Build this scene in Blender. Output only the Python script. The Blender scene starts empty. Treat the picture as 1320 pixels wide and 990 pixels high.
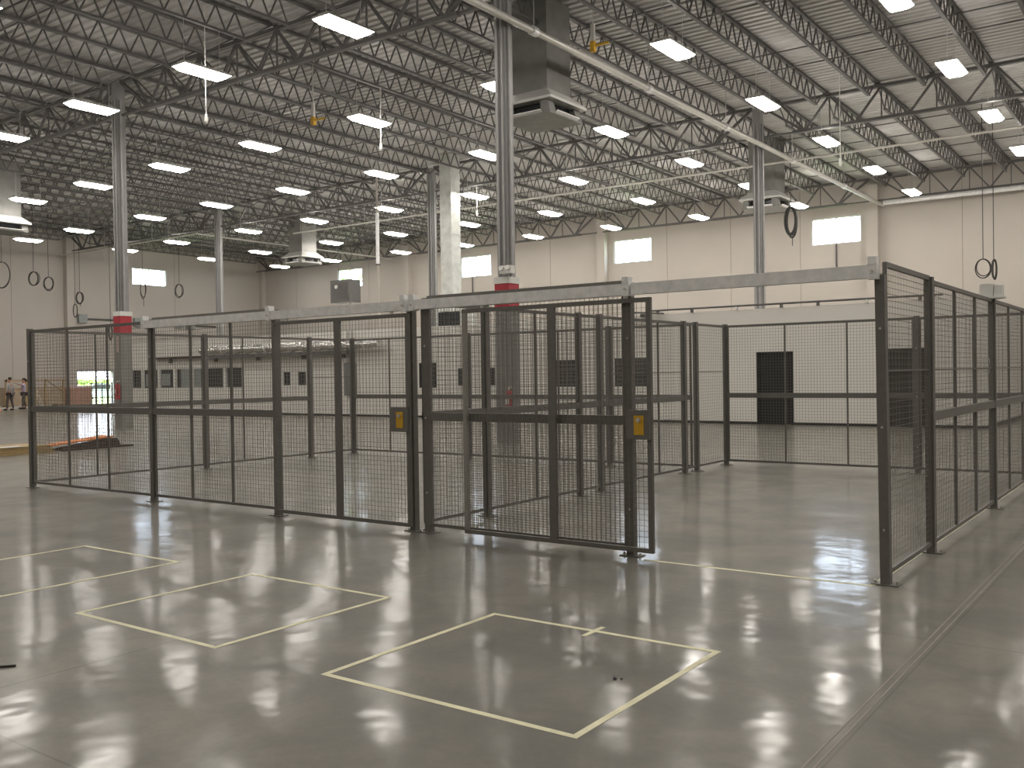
import bpy, math, random
from mathutils import Vector, Matrix
random.seed(7)
C = bpy.context.scene.collection
SC = bpy.context.scene

# ------------------------------------------------------------------ helpers
class MB:
    def __init__(s): s.v = []; s.f = []; s.sm = []; s.mi = []
    def add(s, vs, fs, sm=False, mi=0):
        b = len(s.v); s.v += [tuple(p) for p in vs]
        for f in fs: s.f.append(tuple(b+i for i in f)); s.sm.append(sm); s.mi.append(mi)
        return s
    def box(s, x0, x1, y0, y1, z0, z1, mi=0):
        vs = [(x, y, z) for z in (z0, z1) for y in (y0, y1) for x in (x0, x1)]
        return s.add(vs, [(0,2,3,1),(4,5,7,6),(0,1,5,4),(2,6,7,3),(0,4,6,2),(1,3,7,5)], mi=mi)
    def bar(s, a, b, w, h=None, up=(0,0,1), caps=True):
        a = Vector(a); b = Vector(b); h = h or w
        d = (b-a).normalized(); u = Vector(up)
        if abs(d.dot(u)) > .98: u = Vector((0,1,0))
        r = d.cross(u).normalized(); u = r.cross(d).normalized()
        vs = [p + r*sx*w/2 + u*sy*h/2 for p in (a, b) for sx, sy in ((-1,-1),(1,-1),(1,1),(-1,1))]
        fs = [(0,1,5,4),(1,2,6,5),(2,3,7,6),(3,0,4,7)]
        if caps: fs += [(3,2,1,0),(4,5,6,7)]
        return s.add(vs, fs)
    def cyl(s, a, b, r, r2=None, n=12, caps=True):
        a = Vector(a); b = Vector(b); r2 = r if r2 is None else r2
        d = (b-a).normalized(); u = Vector((0,0,1))
        if abs(d.dot(u)) > .98: u = Vector((0,1,0))
        q = d.cross(u).normalized(); u = q.cross(d).normalized()
        vs = []
        for p, rr in ((a, r), (b, r2)):
            for i in range(n):
                t = 2*math.pi*i/n; vs.append(p + q*math.cos(t)*rr + u*math.sin(t)*rr)
        s.add(vs, [(i, (i+1) % n, n+(i+1) % n, n+i) for i in range(n)], True)
        if caps: s.add(vs[:n], [tuple(range(n))[::-1]]); s.add(vs[n:], [tuple(range(n))])
        return s
    def tube(s, pts, r, n=6):
        pts = [Vector(p) for p in pts]; rings = []
        pu = None
        for i, p in enumerate(pts):
            d = (pts[min(i+1, len(pts)-1)] - pts[max(i-1, 0)]).normalized()
            if pu is None:
                u = Vector((0,0,1)) if abs(d.z) < .9 else Vector((0,1,0))
            else: u = pu
            q = d.cross(u).normalized(); u = q.cross(d).normalized(); pu = u
            rings.append([p + q*math.cos(2*math.pi*k/n)*r + u*math.sin(2*math.pi*k/n)*r for k in range(n)])
        vs = [v for g in rings for v in g]; fs = []
        for i in range(len(pts)-1):
            for k in range(n): fs.append((i*n+k, i*n+(k+1) % n, (i+1)*n+(k+1) % n, (i+1)*n+k))
        return s.add(vs, fs, True)
    def ball(s, c, rx, ry, rz, n=12, m=8):
        vs = []
        for j in range(m+1):
            a = math.pi*j/m
            for i in range(n):
                t = 2*math.pi*i/n
                vs.append((c[0]+rx*math.sin(a)*math.cos(t), c[1]+ry*math.sin(a)*math.sin(t), c[2]+rz*math.cos(a)))
        fs = [(j*n+i, j*n+(i+1) % n, (j+1)*n+(i+1) % n, (j+1)*n+i) for j in range(m) for i in range(n)]
        return s.add(vs, fs, True)
    def prism(s, poly, y0, y1):      # polygon in xz, extruded along y
        n = len(poly)
        vs = [(x, y0, z) for x, z in poly] + [(x, y1, z) for x, z in poly]
        return s.add(vs, [tuple(range(n)), tuple(range(2*n-1, n-1, -1))] + [(i, n+i, n+(i+1) % n, (i+1) % n) for i in range(n)])
    def mesh(s, name, mats):
        me = bpy.data.meshes.new(name); me.from_pydata(s.v, [], s.f)
        for m in (mats if isinstance(mats, (list, tuple)) else [mats]): me.materials.append(m)
        me.polygons.foreach_set('use_smooth', s.sm); me.polygons.foreach_set('material_index', s.mi)
        me.update(); me.validate(); return me

def obj(name, mb, mat, parent=None, loc=(0,0,0), rz=0):
    me = mb if isinstance(mb, bpy.types.Mesh) else mb.mesh(name, mat)
    o = bpy.data.objects.new(name, me); C.objects.link(o)
    o.location = loc; o.rotation_euler = (0,0,rz)
    if parent: o.parent = parent
    return o
def tag(o, label, cat, group=None, kind=None):
    o['label'] = label; o['category'] = cat
    if group: o['group'] = group
    if kind: o['kind'] = kind
    return o
def thing(name, label, cat, loc=(0,0,0), rz=0, group=None):
    o = bpy.data.objects.new(name, None); C.objects.link(o)
    o.empty_display_size = .1
    o.location = loc; o.rotation_euler = (0,0,rz)
    return tag(o, label, cat, group)
def struct(name, mb, mat, parent=None, loc=(0,0,0)):
    o = obj(name, mb, mat, parent, loc)
    if not parent: o['kind'] = 'structure'
    return o
def dup(root, loc, label, rz=None, group=None):
    r = root.copy(); C.objects.link(r); r.location = loc; r['label'] = label
    if rz is not None: r.rotation_euler = (0,0,rz)
    if group: r['group'] = group
    for ch in list(root.children):
        c = ch.copy(); C.objects.link(c); c.parent = r
        for g in list(ch.children):
            d = g.copy(); C.objects.link(d); d.parent = c
    return r
ORD = ['', 'first', 'second', 'third', 'fourth', 'fifth', 'sixth', 'seventh', 'eighth', 'ninth', 'tenth', 'eleventh', 'twelfth',
       'thirteenth', 'fourteenth', 'fifteenth', 'sixteenth', 'seventeenth', 'eighteenth', 'nineteenth', 'twentieth']
TENS = {2: 'twenty', 3: 'thirty', 4: 'forty', 5: 'fifty'}
def ordw(n):
    if n <= 20: return ORD[n]
    t, u = divmod(n, 10)
    return (TENS[t][:-1] + 'ieth') if u == 0 else TENS[t] + '-' + ORD[u]

# ------------------------------------------------------------------ materials
def mat(name, col, rough=.5, metal=0., var=.06, scale=8., bump=0., emit=None, stren=0., spec=None, coat=0., coat_r=.1):
    m = bpy.data.materials.new(name); m.use_nodes = True
    nt = m.node_tree; b = nt.nodes['Principled BSDF']
    b.inputs['Roughness'].default_value = rough; b.inputs['Metallic'].default_value = metal
    if spec is not None: b.inputs['Specular IOR Level'].default_value = spec
    if coat: b.inputs['Coat Weight'].default_value = coat; b.inputs['Coat Roughness'].default_value = coat_r
    tc = nt.nodes.new('ShaderNodeTexCoord')
    nz = nt.nodes.new('ShaderNodeTexNoise'); nz.inputs['Scale'].default_value = scale; nz.inputs['Detail'].default_value = 4
    nt.links.new(tc.outputs['Object'], nz.inputs['Vector'])
    rp = nt.nodes.new('ShaderNodeValToRGB')
    rp.color_ramp.elements[0].position = .3; rp.color_ramp.elements[1].position = .7
    rp.color_ramp.elements[0].color = tuple(c*(1-var) for c in col) + (1,)
    rp.color_ramp.elements[1].color = tuple(min(1, c*(1+var)) for c in col) + (1,)
    nt.links.new(nz.outputs['Fac'], rp.inputs['Fac']); nt.links.new(rp.outputs['Color'], b.inputs['Base Color'])
    if bump:
        bp = nt.nodes.new('ShaderNodeBump'); bp.inputs['Strength'].default_value = bump; bp.inputs['Distance'].default_value = .02
        nt.links.new(nz.outputs['Fac'], bp.inputs['Height']); nt.links.new(bp.outputs['Normal'], b.inputs['Normal'])
    if emit:
        b.inputs['Emission Color'].default_value = tuple(emit)+(1,); b.inputs['Emission Strength'].default_value = stren
    return m
M = {}
M['cage'] = mat('cage steel', (.17,.165,.15), .45, .25, .08, 20)
M['wire'] = mat('cage wire', (.20,.19,.17), .5, .3, .05, 20)
M['gatelt'] = mat('gate stile steel', (.34,.33,.30), .4, .4, .06, 20)
M['galv'] = mat('galvanised steel', (.90,.92,.92), .38, .3, .12, 14, .1)
M['pipe'] = mat('painted grey pipe', (.62,.61,.57), .4, .4, .06, 5)
M['duct'] = mat('sheet metal duct', (.66,.68,.64), .45, .4, .14, 3, .1)
M['ductshade'] = mat('shade-darkened diffuser metal', (.22,.22,.205), .55, .2, .12, 3)  # duct metal darkened to stand in for the unlit look under the roof
M['foil'] = mat('foil insulation', (.75,.75,.73), .22, .9, .15, 9, 1.0)
M['truss'] = mat('grey primed roof steel', (.125,.122,.118), .6, .1, .12, 3)
M['column'] = mat('grey painted column', (.29,.29,.285), .5, .1, .06, 3)
M['guard'] = mat('darker grey guard paint', (.24,.24,.22), .5, .1, .06, 3)
M['conduit'] = mat('conduit steel', (.36,.36,.35), .5, .3, .06, 5)
M['red'] = mat('red painted band', (.42,.03,.045), .5, 0, .08, 6)
M['white'] = mat('white plastic', (.72,.72,.68), .4, 0, .03, 6)
M['wall'] = mat('warm cream wall paint', (.52,.485,.44), .85, 0, .03, .5, .03, spec=.2)
M['officewall'] = mat('cream office wall', (.76,.74,.69), .8, 0, .03, .6, .03, spec=.2)
M['joint'] = mat('wall joint caulk', (.30,.265,.22), .8, 0, .05, 2)
M['base'] = mat('black rubber baseboard', (.015,.015,.014), .5, 0, .1, 5)
M['black'] = mat('black door paint', (.009,.009,.0085), .6, 0, .2, 4)
M['dkwin'] = mat('dark office glass', (.03,.033,.036), .12, 0, .2, 1.5)
M['blind'] = mat('grey window blind', (.055,.058,.06), .55, 0, .1, 4)
M['pale'] = mat('pale blind and reflection', (.30,.33,.32), .6, 0, .08, 4)  # also used for painted reflections in office windows
M['whiteframe'] = mat('white window frame', (.62,.62,.58), .5, 0, .04, 4)
M['tape'] = mat('pale yellow floor tape', (.80,.77,.53), .55, 0, .12, 9)
M['yellow'] = mat('yellow plate', (.62,.36,.02), .5, 0, .1, 9)
M['orange'] = mat('orange sheet', (.75,.24,.05), .6, 0, .1, 5)
M['rust'] = mat('dark brown steel', (.045,.022,.017), .6, .2, .2, 6)
M['tan'] = mat('tan plywood', (.36,.26,.12), .7, 0, .15, 4)
M['tan2'] = mat('pale timber', (.42,.33,.23), .7, 0, .12, 3)
M['brown'] = mat('reddish cardboard', (.44,.25,.18), .75, 0, .1, 3)
M['film'] = mat('pink stretch film', (.75,.55,.55), .25, 0, .1, 5)
M['cable'] = mat('dark cable jacket', (.04,.037,.034), .55, 0, .1, 20)
M['heater'] = mat('grey heater casing', (.15,.15,.14), .45, .3, .08, 6)
M['elec'] = mat('grey electrical enclosure', (.19,.2,.2), .45, .2, .05, 6)
M['skin'] = mat('skin', (.42,.22,.15), .55, 0, .05, 20)
M['hair'] = mat('dark hair', (.03,.02,.015), .7, 0, .2, 60)
M['shirtg'] = mat('light grey shirt', (.36,.34,.33), .8, 0, .08, 12)
M['shirtl'] = mat('lilac shirt', (.50,.45,.62), .8, 0, .08, 12)
M['trousers'] = mat('grey trousers', (.10,.09,.085), .85, 0, .1, 12)
M['shoe'] = mat('dark shoe', (.02,.018,.016), .5, 0, .1, 12)
M['leaf'] = mat('tree foliage', (.30,.42,.12), .7, 0, .5, 1.2)
M['bark'] = mat('tree bark', (.1,.07,.05), .9, 0, .2, 6)
M['grass'] = mat('grass ground', (.30,.42,.12), .9, 0, .25, .8)
M['carpaint'] = mat('pale blue car paint', (.55,.62,.75), .3, .2, .05, 2)
M['tyre'] = mat('tyre rubber', (.02,.02,.02), .8, 0, .1, 9)
M['bolt'] = mat('bright zinc bolt', (.7,.7,.68), .3, .9, .05, 20)
M['lamp'] = mat('glowing lamp diffuser', (.9,.88,.82), .5, 0, .0, 5, emit=(1,.935,.865), stren=62.)
M['housing'] = mat('white lamp housing', (.6,.6,.57), .4, .1, .03, 5)

def deckmat():
    m = mat('galvanised roof deck', (.47,.465,.455), .5, .4, .1, 1.2)
    return m
M['deck'] = deckmat()

def floormat():
    m = bpy.data.materials.new('polished concrete floor'); m.use_nodes = True
    nt = m.node_tree; N = nt.nodes; Lk = nt.links; b = N['Principled BSDF']
    tc = N.new('ShaderNodeTexCoord')
    def noise(sc, det, vec=None, rough=.5, dist=0):
        n = N.new('ShaderNodeTexNoise'); n.inputs['Scale'].default_value = sc; n.inputs['Detail'].default_value = det
        n.inputs['Roughness'].default_value = rough; n.inputs['Distortion'].default_value = dist
        Lk.new(vec or tc.outputs['Object'], n.inputs['Vector']); return n
    def ramp(src, p0, c0, p1, c1):
        r = N.new('ShaderNodeValToRGB'); r.color_ramp.elements[0].position = p0; r.color_ramp.elements[1].position = p1
        r.color_ramp.elements[0].color = c0; r.color_ramp.elements[1].color = c1; Lk.new(src, r.inputs['Fac']); return r
    def mix(a, bb, fac, mode='MIX'):
        x = N.new('ShaderNodeMix'); x.data_type = 'RGBA'; x.blend_type = mode
        for i, sck in ((6, a), (7, bb)):
            if isinstance(sck, tuple): x.inputs[i].default_value = sck
            else: Lk.new(sck, x.inputs[i])
        if isinstance(fac, float): x.inputs[0].default_value = fac
        else: Lk.new(fac, x.inputs[0])
        return x.outputs[2]
    def mth(op, a, bb=None):
        x = N.new('ShaderNodeMath'); x.operation = op
        for i, q in enumerate((a, bb)):
            if q is None: continue
            if isinstance(q, (int, float)): x.inputs[i].default_value = q
            else: Lk.new(q, x.inputs[i])
        return x.outputs[0]
    big = noise(.35, 5, rough=.6, dist=.6); med = noise(1.6, 6, rough=.65, dist=.4); fine = noise(22, 5, rough=.7)
    c1 = ramp(big.outputs['Fac'], .3, (.135,.131,.111,1), .72, (.21,.196,.162,1)).outputs['Color']
    c2 = ramp(med.outputs['Fac'], .3, (.68,.70,.70,1), .75, (1.22,1.18,1.12,1)).outputs['Color']
    c3 = ramp(fine.outputs['Fac'], .3, (.93,.93,.93,1), .7, (1.06,1.06,1.06,1)).outputs['Color']
    col = mix(mix(c1, c2, 1., 'MULTIPLY'), c3, 1., 'MULTIPLY')
    sep = N.new('ShaderNodeSeparateXYZ'); Lk.new(tc.outputs['Object'], sep.inputs[0])
    # saw-cut joints every 3.9625 m, running both ways
    def joint(ax, off, w):
        t = mth('ADD', sep.outputs[ax], off); t = mth('DIVIDE', t, 3.9625); t = mth('FRACT', mth('ADD', t, 100.))
        t = mth('ABSOLUTE', mth('SUBTRACT', t, .5)); return mth('LESS_THAN', mth('SUBTRACT', .5, t), w/3.9625)
    j = mth('MAXIMUM', joint(0, 13.16, .006), joint(1, -18.0, .006))
    col = mix(col, (.04,.038,.033,1), mth('MULTIPLY', j, .45))
    Lk.new(col, b.inputs['Base Color'])
    b.inputs['Roughness'].default_value = .55
    b.inputs['Coat Weight'].default_value = .45; b.inputs['Coat IOR'].default_value = 1.5
    rr = ramp(med.outputs['Fac'], .3, (.085,)*3+(1,), .7, (.15,)*3+(1,))
    Lk.new(rr.outputs['Color'], b.inputs['Coat Roughness'])
    wv = noise(1.1, 3, rough=.55); bp = N.new('ShaderNodeBump'); bp.inputs['Strength'].default_value = .34; bp.inputs['Distance'].default_value = .03
    Lk.new(wv.outputs['Fac'], bp.inputs['Height']); Lk.new(bp.outputs['Normal'], b.inputs['Coat Normal'])
    return m
M['floor'] = floormat()

def glassmat():
    m = bpy.data.materials.new('window glass'); m.use_nodes = True; nt = m.node_tree
    nt.nodes.remove(nt.nodes['Principled BSDF']); out = nt.nodes['Material Output']
    t = nt.nodes.new('ShaderNodeBsdfTransparent'); t.inputs[0].default_value = (.92,.95,.97,1)
    g = nt.nodes.new('ShaderNodeBsdfGlossy'); g.inputs['Roughness'].default_value = .03
    x = nt.nodes.new('ShaderNodeMixShader'); x.inputs[0].default_value = .08
    nt.links.new(t.outputs[0], x.inputs[1]); nt.links.new(g.outputs[0], x.inputs[2])
    nt.links.new(x.outputs[0], out.inputs[0]); return m
M['glass'] = glassmat()

# ------------------------------------------------------------------ camera
F_PX, YAW, PIT, ROL = 1223., -.627, -.011, -.015
cam_d = bpy.data.cameras.new('camera'); cam = bpy.data.objects.new('camera', cam_d); C.objects.link(cam)
cy, sy = math.cos(YAW), math.sin(YAW)
R0 = Vector((cy, -sy, 0)); F0 = Vector((sy, cy, 0)); U0 = Vector((0,0,1))
FW = F0*math.cos(PIT) + U0*math.sin(PIT); UP = -F0*math.sin(PIT) + U0*math.cos(PIT)
RR = R0*math.cos(ROL) + UP*math.sin(ROL); UU = -R0*math.sin(ROL) + UP*math.cos(ROL)
EYE = Vector((0,0,1.65))
cam.matrix_world = Matrix(((RR.x, UU.x, -FW.x, EYE.x), (RR.y, UU.y, -FW.y, EYE.y), (RR.z, UU.z, -FW.z, EYE.z), (0,0,0,1)))
cam_d.sensor_fit = 'HORIZONTAL'; cam_d.sensor_width = 36; cam_d.lens = 36*F_PX/1320
cam_d.clip_start = .05; cam_d.clip_end = 600
SC.camera = cam
def px(p):
    d = Vector(p)-EYE; z = d.dot(FW)
    if z < .3: return None
    return 660+F_PX*d.dot(RR)/z, 495-F_PX*d.dot(UU)/z
def seen(pts, m=140):
    for p in pts:
        q = px(p)
        if q and -m < q[0] < 1320+m and -m < q[1] < 990+m: return True
    return False

# ------------------------------------------------------------------ building shell
XL, XR, YB, YF = -60.6, 20., 49.85, -14.
CX = [-44.86, -29.0, -13.15, 2.7]; CYS = [2.15, 18., 33.85]
def zdeck(y): return 11.67 - .0117*(y-18)
WTOP = 12.3
struct('floor', MB().box(XL-.3, XR+.3, YF-.3, YB+.3, -.3, 0), M['floor'])

def wall_holes(axis, pos, thick, a0, a1, z0, z1, holes):
    """wall in plane axis=pos, from pos to pos+thick, with rectangular holes (a0,a1,z0,z1)"""
    A = sorted({a0, a1} | {h[0] for h in holes} | {h[1] for h in holes})
    Z = sorted({z0, z1} | {h[2] for h in holes} | {h[3] for h in holes})
    mb = MB(); p0, p1 = sorted((pos, pos+thick))
    inside = lambda a, z: any(h[0] < a < h[1] and h[2] < z < h[3] for h in holes)
    for i in range(len(A)-1):
        j = 0
        while j < len(Z)-1:
            am = (A[i]+A[i+1])/2
            if inside(am, (Z[j]+Z[j+1])/2): j += 1; continue
            k = j
            while k+1 < len(Z)-1 and not inside(am, (Z[k+1]+Z[k+2])/2): k += 1
            if axis == 'y': mb.box(A[i], A[i+1], p0, p1, Z[j], Z[k+1])
            else: mb.box(p0, p1, A[i], A[i+1], Z[j], Z[k+1])
            j = k+1
    return mb
BW = [(-16.5,-13.95,8.12,9.52), (-28.42,-25.9,8.12,9.52), (-40.22,-37.68,8.12,9.52), (-52.05,-49.5,8.2,9.56)]
struct('wall_back', wall_holes('y', YB, .25, XL-.25, XR+.25, 0, WTOP, BW), M['wall'])
LW = [(38.4,41.15,8.3,9.5), (34.2,36.75,0,2.2)]
struct('wall_left', wall_holes('x', XL, -.25, YF, YB, 0, WTOP, LW), M['wall'])
struct('wall_right', MB().box(XR, XR+.25, YF, YB, 0, WTOP), M['wall'])
struct('wall_front', MB().box(XL-.25, XR+.25, YF-.25, YF, 0, WTOP), M['wall'])

n = 0
def add_window(x0, x1, z0, z1, along='x', pos=YB, yy=None):
    global n; n += 1
    fr = MB(); g = MB(); t = .06
    def bx(mb, a0, a1, d0, d1, c0, c1):
        if along == 'x': mb.box(a0, a1, pos+d0, pos+d1, c0, c1)
        else: mb.box(pos-d1, pos-d0, a0, a1, c0, c1)
    bx(fr, x0, x1, .05, .17, z0, z0+t); bx(fr, x0, x1, .05, .17, z1-t, z1)
    for a in (x0, x1-t, (x0+x1)/2-t*.6): bx(fr, a, a+t, .05, .17, z0+t, z1-t)
    w = struct('window_%d' % n, fr, M['whiteframe'])
    bx(g, x0+t, x1-t, .10, .11, z0+t, z1-t)
    obj('pane', g, M['glass'], w)
for a in BW: add_window(*a)
add_window(38.4, 41.15, 8.3, 9.5, 'y', XL)

# pilasters, panel joints
k = 0
def trim(mb, m):
    global k; k += 1; return struct('trim_%d' % k, mb, m)
for x in (-44.9, -29.1, -13.3, 2.7): trim(MB().box(x-.28, x+.28, YB-.42, YB, 0, 10.9), M['wall'])
for y in (18., 33.7): trim(MB().box(XL, XL+.42, y-.28, y+.28, 0, 11.2), M['wall'])
trim(MB().box(XL, XL+.4, YB-.4, YB, 0, 10.9), M['wall'])
for x in (-56.6,-52.6,-48.8,-41,-36.9,-33,-24.9,-21.,-17.1,-9.2,-5.2,-1.2,6.7):
    trim(MB().box(x-.015, x+.015, YB-.006, YB, 0, 8.1 if x in (-52.6,) else 11.), M['joint'])
for y in (22.,26.,30.,37.8,41.8,45.8): trim(MB().box(XL, XL+.006, y-.015, y+.015, 0, 8.2 if 38.4 < y < 41.2 else 11.2), M['joint'])
# dock door opening jambs
trim(MB().box(XL-.02, XL+.12, 34.05, 34.2, 0, 2.35).box(XL-.02, XL+.12, 36.75, 36.9, 0, 2.35).box(XL-.02, XL+.12, 34.2, 36.75, 2.2, 2.35), M['column'])

# roof deck: trapezoidal ribs running left to right
mb = MB(); vs = []; y = YF; pit = .3
prof = [(0,0),(.11,0),(.15,.045),(.26,.045)]
rows = []
while y < YB:
    for dy, dz in prof: rows.append((y+dy, zdeck(y+dy)+dz))
    y += pit
for (yy, zz) in rows: vs += [(XL, yy, zz), (XR, yy, zz)]
mb.add(vs, [(2*i, 2*i+1, 2*i+3, 2*i+2) for i in range(len(rows)-1)])
mb.box(XL-.25, XR+.25, YF-.25, YB+.25, 12.3, 12.4)
struct('ceiling', mb, M['deck'])

# ------------------------------------------------------------------ roof steel
L = 15.85; SP = L/9
def make_joist(ya):
    t = thing('bar_joist', 'x', 'roof joist', (0, ya, zdeck(ya)))
    dz = -.0117*L
    top = MB().bar((0,.05,-.05), (0,L-.05,dz-.05), .125, .075)
    y0, y1 = 1.0, L-1.0
    f = lambda y: dz*y/L
    bot = MB().bar((0,y0,f(y0)-.72), (0,y1,f(y1)-.72), .10, .06)
    web = MB(); npan = 22; st = (y1-y0)/npan
    web.bar((0,.1,-.08), (0,y0,f(y0)-.72), .035); web.bar((0,L-.1,dz-.08), (0,y1,f(y1)-.72), .035)
    for i in range(npan):
        a = y0+i*st; m = a+st/2; b = a+st
        web.bar((0,a,f(a)-.71), (0,m,f(m)-.06), .034); web.bar((0,m,f(m)-.06), (0,b,f(b)-.71), .034)
    obj('top_chord', top, M['truss'], t); obj('bottom_chord', bot, M['truss'], t); obj('web', web, M['truss'], t)
    return t
proto = None
BAYN = {2.15: 'nearest roof bay', 18.: 'middle roof bay', 33.85: 'roof bay against the back wall'}
for ya in CYS:
    cnt = 0
    for i in range(-27, 20):
        x = -13.30 + SP*(i+.5)
        if not (XL+.3 < x < XR-.3): continue
        cnt += 1
        if not seen([(x, ya+L*q/8, z) for q in range(9) for z in (10.9, 11.6)], 120): continue
        lab = 'steel bar joist, %s from the left wall in the %s' % (ordw(cnt), BAYN[ya])
        if proto is None:
            proto = make_joist(ya); o = proto; o.location = (x, ya, zdeck(ya)); o['label'] = lab; o['group'] = 'bar joists carrying the roof deck'
        else: dup(proto, (x, ya, zdeck(ya)), lab)
def make_girder():
    t = thing('joist_girder', 'x', 'roof girder'); D = 1.1
    top = MB().bar((.2,0,0), (L-.2,0,0), .17, .10); bot = MB().bar((SP*.75,0,-D), (L-SP*.75,0,-D), .17, .10)
    bot.bar((.22,0,-D), (SP*.75,0,-D), .09, .06).bar((L-SP*.75,0,-D), (L-.22,0,-D), .09, .06)
    web = MB()
    P = [SP*(i+.5) for i in range(9)]
    for i, p in enumerate(P):
        if i < 8:
            m = (p+P[i+1])/2
            web.bar((p,0,0), (m,0,-D), .07); web.bar((m,0,-D), (P[i+1],0,0), .07)
        if 0 < i < 8: web.bar((p,0,0), (p,0,-D), .04)
    web.bar((.24,0,-.03), (SP*.98,0,-D), .09); web.bar((L-.24,0,-.03), (L-SP*.98,0,-D), .09)
    obj('top_chord', top, M['truss'], t); obj('bottom_chord', bot, M['truss'], t); obj('web', web, M['truss'], t)
    return t
g0 = None
RN = {2.15: 'over the cages', 18.: 'above the nearest red-banded columns', 33.85: 'above the columns behind the office', 49.2: 'along the back wall'}
for y in (2.15, 18., 33.85, 49.2):
    cnt = 0
    for x0 in (-60.71, -44.86, -29., -13.15, 2.7):
        cnt += 1
        z = zdeck(y) - .19; 
        if not seen([(x0+L*q/8, y, z) for q in range(9)], 200): continue
        lab = 'deep roof girder truss, %s bay from the left, %s' % (ordw(cnt), RN.get(y, 'along the top of the back wall'))
        if x0+L > XR: continue
        if g0 is None: g0 = make_girder(); g0.location = (x0, y, z); g0['label'] = lab; g0['group'] = 'joist girders on the column lines'
        else: dup(g0, (x0, y, z), lab)
for ya in CYS:
    for q, nm in ((1/3, 'front'), (2/3, 'rear')):
        y = ya+L*q; z = zdeck(y)
        o = obj('bridging_rod', MB().bar((XL+.1,y,z-.69), (XR-.1,y,z-.69), .035).bar((XL+.1,y+.05,z-.14), (XR-.1,y+.05,z-.14), .035), M['truss'])
        tag(o, 'thin bridging line across the joists, %s line in the %s' % (nm, BAYN[ya]), 'bridging', 'bridging lines across the joists')

# ------------------------------------------------------------------ columns
def column(x, y, label, cap=True):
    t = thing('column', label, 'column', (x, y, 0), 0, 'steel columns')
    zt = zdeck(y)-.2
    s = MB().box(-.15,.15,-.15,.15,.0,zt); s.box(-.2,.2,-.2,.2,0,.03)
    obj('shaft', s, M['column'], t)
    obj('guard', MB().box(-.2,.2,-.2,.2,.03,3.18), M['guard'], t)
    obj('red_band', MB().box(-.205,.205,-.205,.205,3.18,3.75), M['red'], t)
    if cap: obj('white_collar', MB().box(-.22,.22,-.22,.22,3.75,3.9), M['white'], t)
    for dx, dy, r in ((-.06,-.19,.03), (.08,-.19,.025), (.2,-.05,.04)):
        c = MB().cyl((dx,dy,3.92), (dx,dy,zt-.6), r, n=8)
        obj('conduit', c, M['conduit'], t)
    return t
column(-13.15, 18, 'tall grey steel column with a red band standing behind the divider of the two cages')
column(-29.0, 18, 'tall grey steel column with a red band behind the left cage, red extinguisher on it')
column(-13.15, 33.85, 'tall grey column rising behind the office block left of the double window by the right pilaster')
column(-29.0, 33.85, 'tall grey column beside the square sheet metal duct above the office block')
column(-44.86, 33.85, 'tall grey column near the left wall, rising behind the foil-wrapped duct')
column(-44.86, 18, 'tall grey column standing outside the left edge of the picture')
def extinguisher(x, y, z, label):
    t = thing('fire_extinguisher', label, 'fire extinguisher', (x, y, z), 0, 'fire extinguishers on the columns')
    obj('cylinder_body', MB().cyl((0,0,0), (0,0,.46), .085, n=14).cyl((0,0,.46), (0,0,.53), .085, .03, n=14), M['red'], t)
    obj('valve', MB().box(-.03,.03,-.03,.03,.53,.58).box(-.02,.12,-.015,.015,.58,.61), M['bolt'], t)
    obj('hose', MB().tube([(.03,-.02,.56), (.12,-.04,.5), (.12,-.05,.25), (.10,-.05,.12)], .014), M['cable'], t)
    obj('name_label', MB().box(-.05,.05,-.094,-.086,.2,.33), M['white'], t)
extinguisher(-28.90, 17.70, 1.0, 'red fire extinguisher hanging low on the column behind the left cage')
extinguisher(-12.90, 17.70, .75, 'red fire extinguisher on the column behind the cage divider')
t = tag(obj('sign', MB().box(-29.02,-28.94,17.782,17.795,2.55,3.08), M['film']), 'narrow pink tag strip on the column under its red band', 'sign')
t = thing('warning_lamp', 'small white emergency lamp box on the column above its red band', 'lamp', (-12.93,17.78,3.95))
obj('housing', MB().box(-.12,.2,-.2,-.03,0,.18), M['white'], t)
for s in (-.05,.13): obj('lamp_head', MB().cyl((s,-.24,.13), (s,-.16,.11), .06, .04, n=10), M['white'], t)

# ------------------------------------------------------------------ high bay lights
LX = [-54.25,-48.9] + [-13.30+SP*(3*q+1.5) for q in range(-6,5)]
LY = [9.6, 15.6, 21.82, 27.9, 33.95, 40.1, 46.25]
lp = None
ROWN = ['row over the open floor', 'nearest row in view', 'second nearest row', 'third nearest row', 'fourth nearest row', 'row before the last', 'row nearest the back wall']
def make_light(top=1.1):
    t = thing('high_bay_light', 'x', 'ceiling light')
    hb = MB(); hb.box(-.275,.275,-.73,.73,.001,.05); hb.box(-.15,.15,-.66,.66,.05,.115)
    obj('housing', hb, M['housing'], t)
    dm = MB(); dm.add([(-.27,-.72,.0),(.27,-.72,.0),(.27,.72,.0),(-.27,.72,.0),(-.17,-.58,-.10),(.17,-.58,-.10),(.17,.58,-.10),(-.17,.58,-.10)],  # bowl enlarged and deepened to stand in for the bloom around each lamp
        [(7,6,5,4),(0,4,5,1),(1,5,6,2),(2,6,7,3),(3,7,4,0)])
    for q in (-.5,-.17,.17,.5): dm.box(-.06,.06,q-.10,q+.10,.115,.118)  # unseen glowing slots on top, added to brighten the roof
    obj('lamp_diffuser', dm, M['lamp'], t)
    for s in (-.55,.55): obj('suspension_wire', MB().cyl((0,s,.115), (0,s,top), .006, n=5), M['bolt'], t)
    return t
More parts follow.
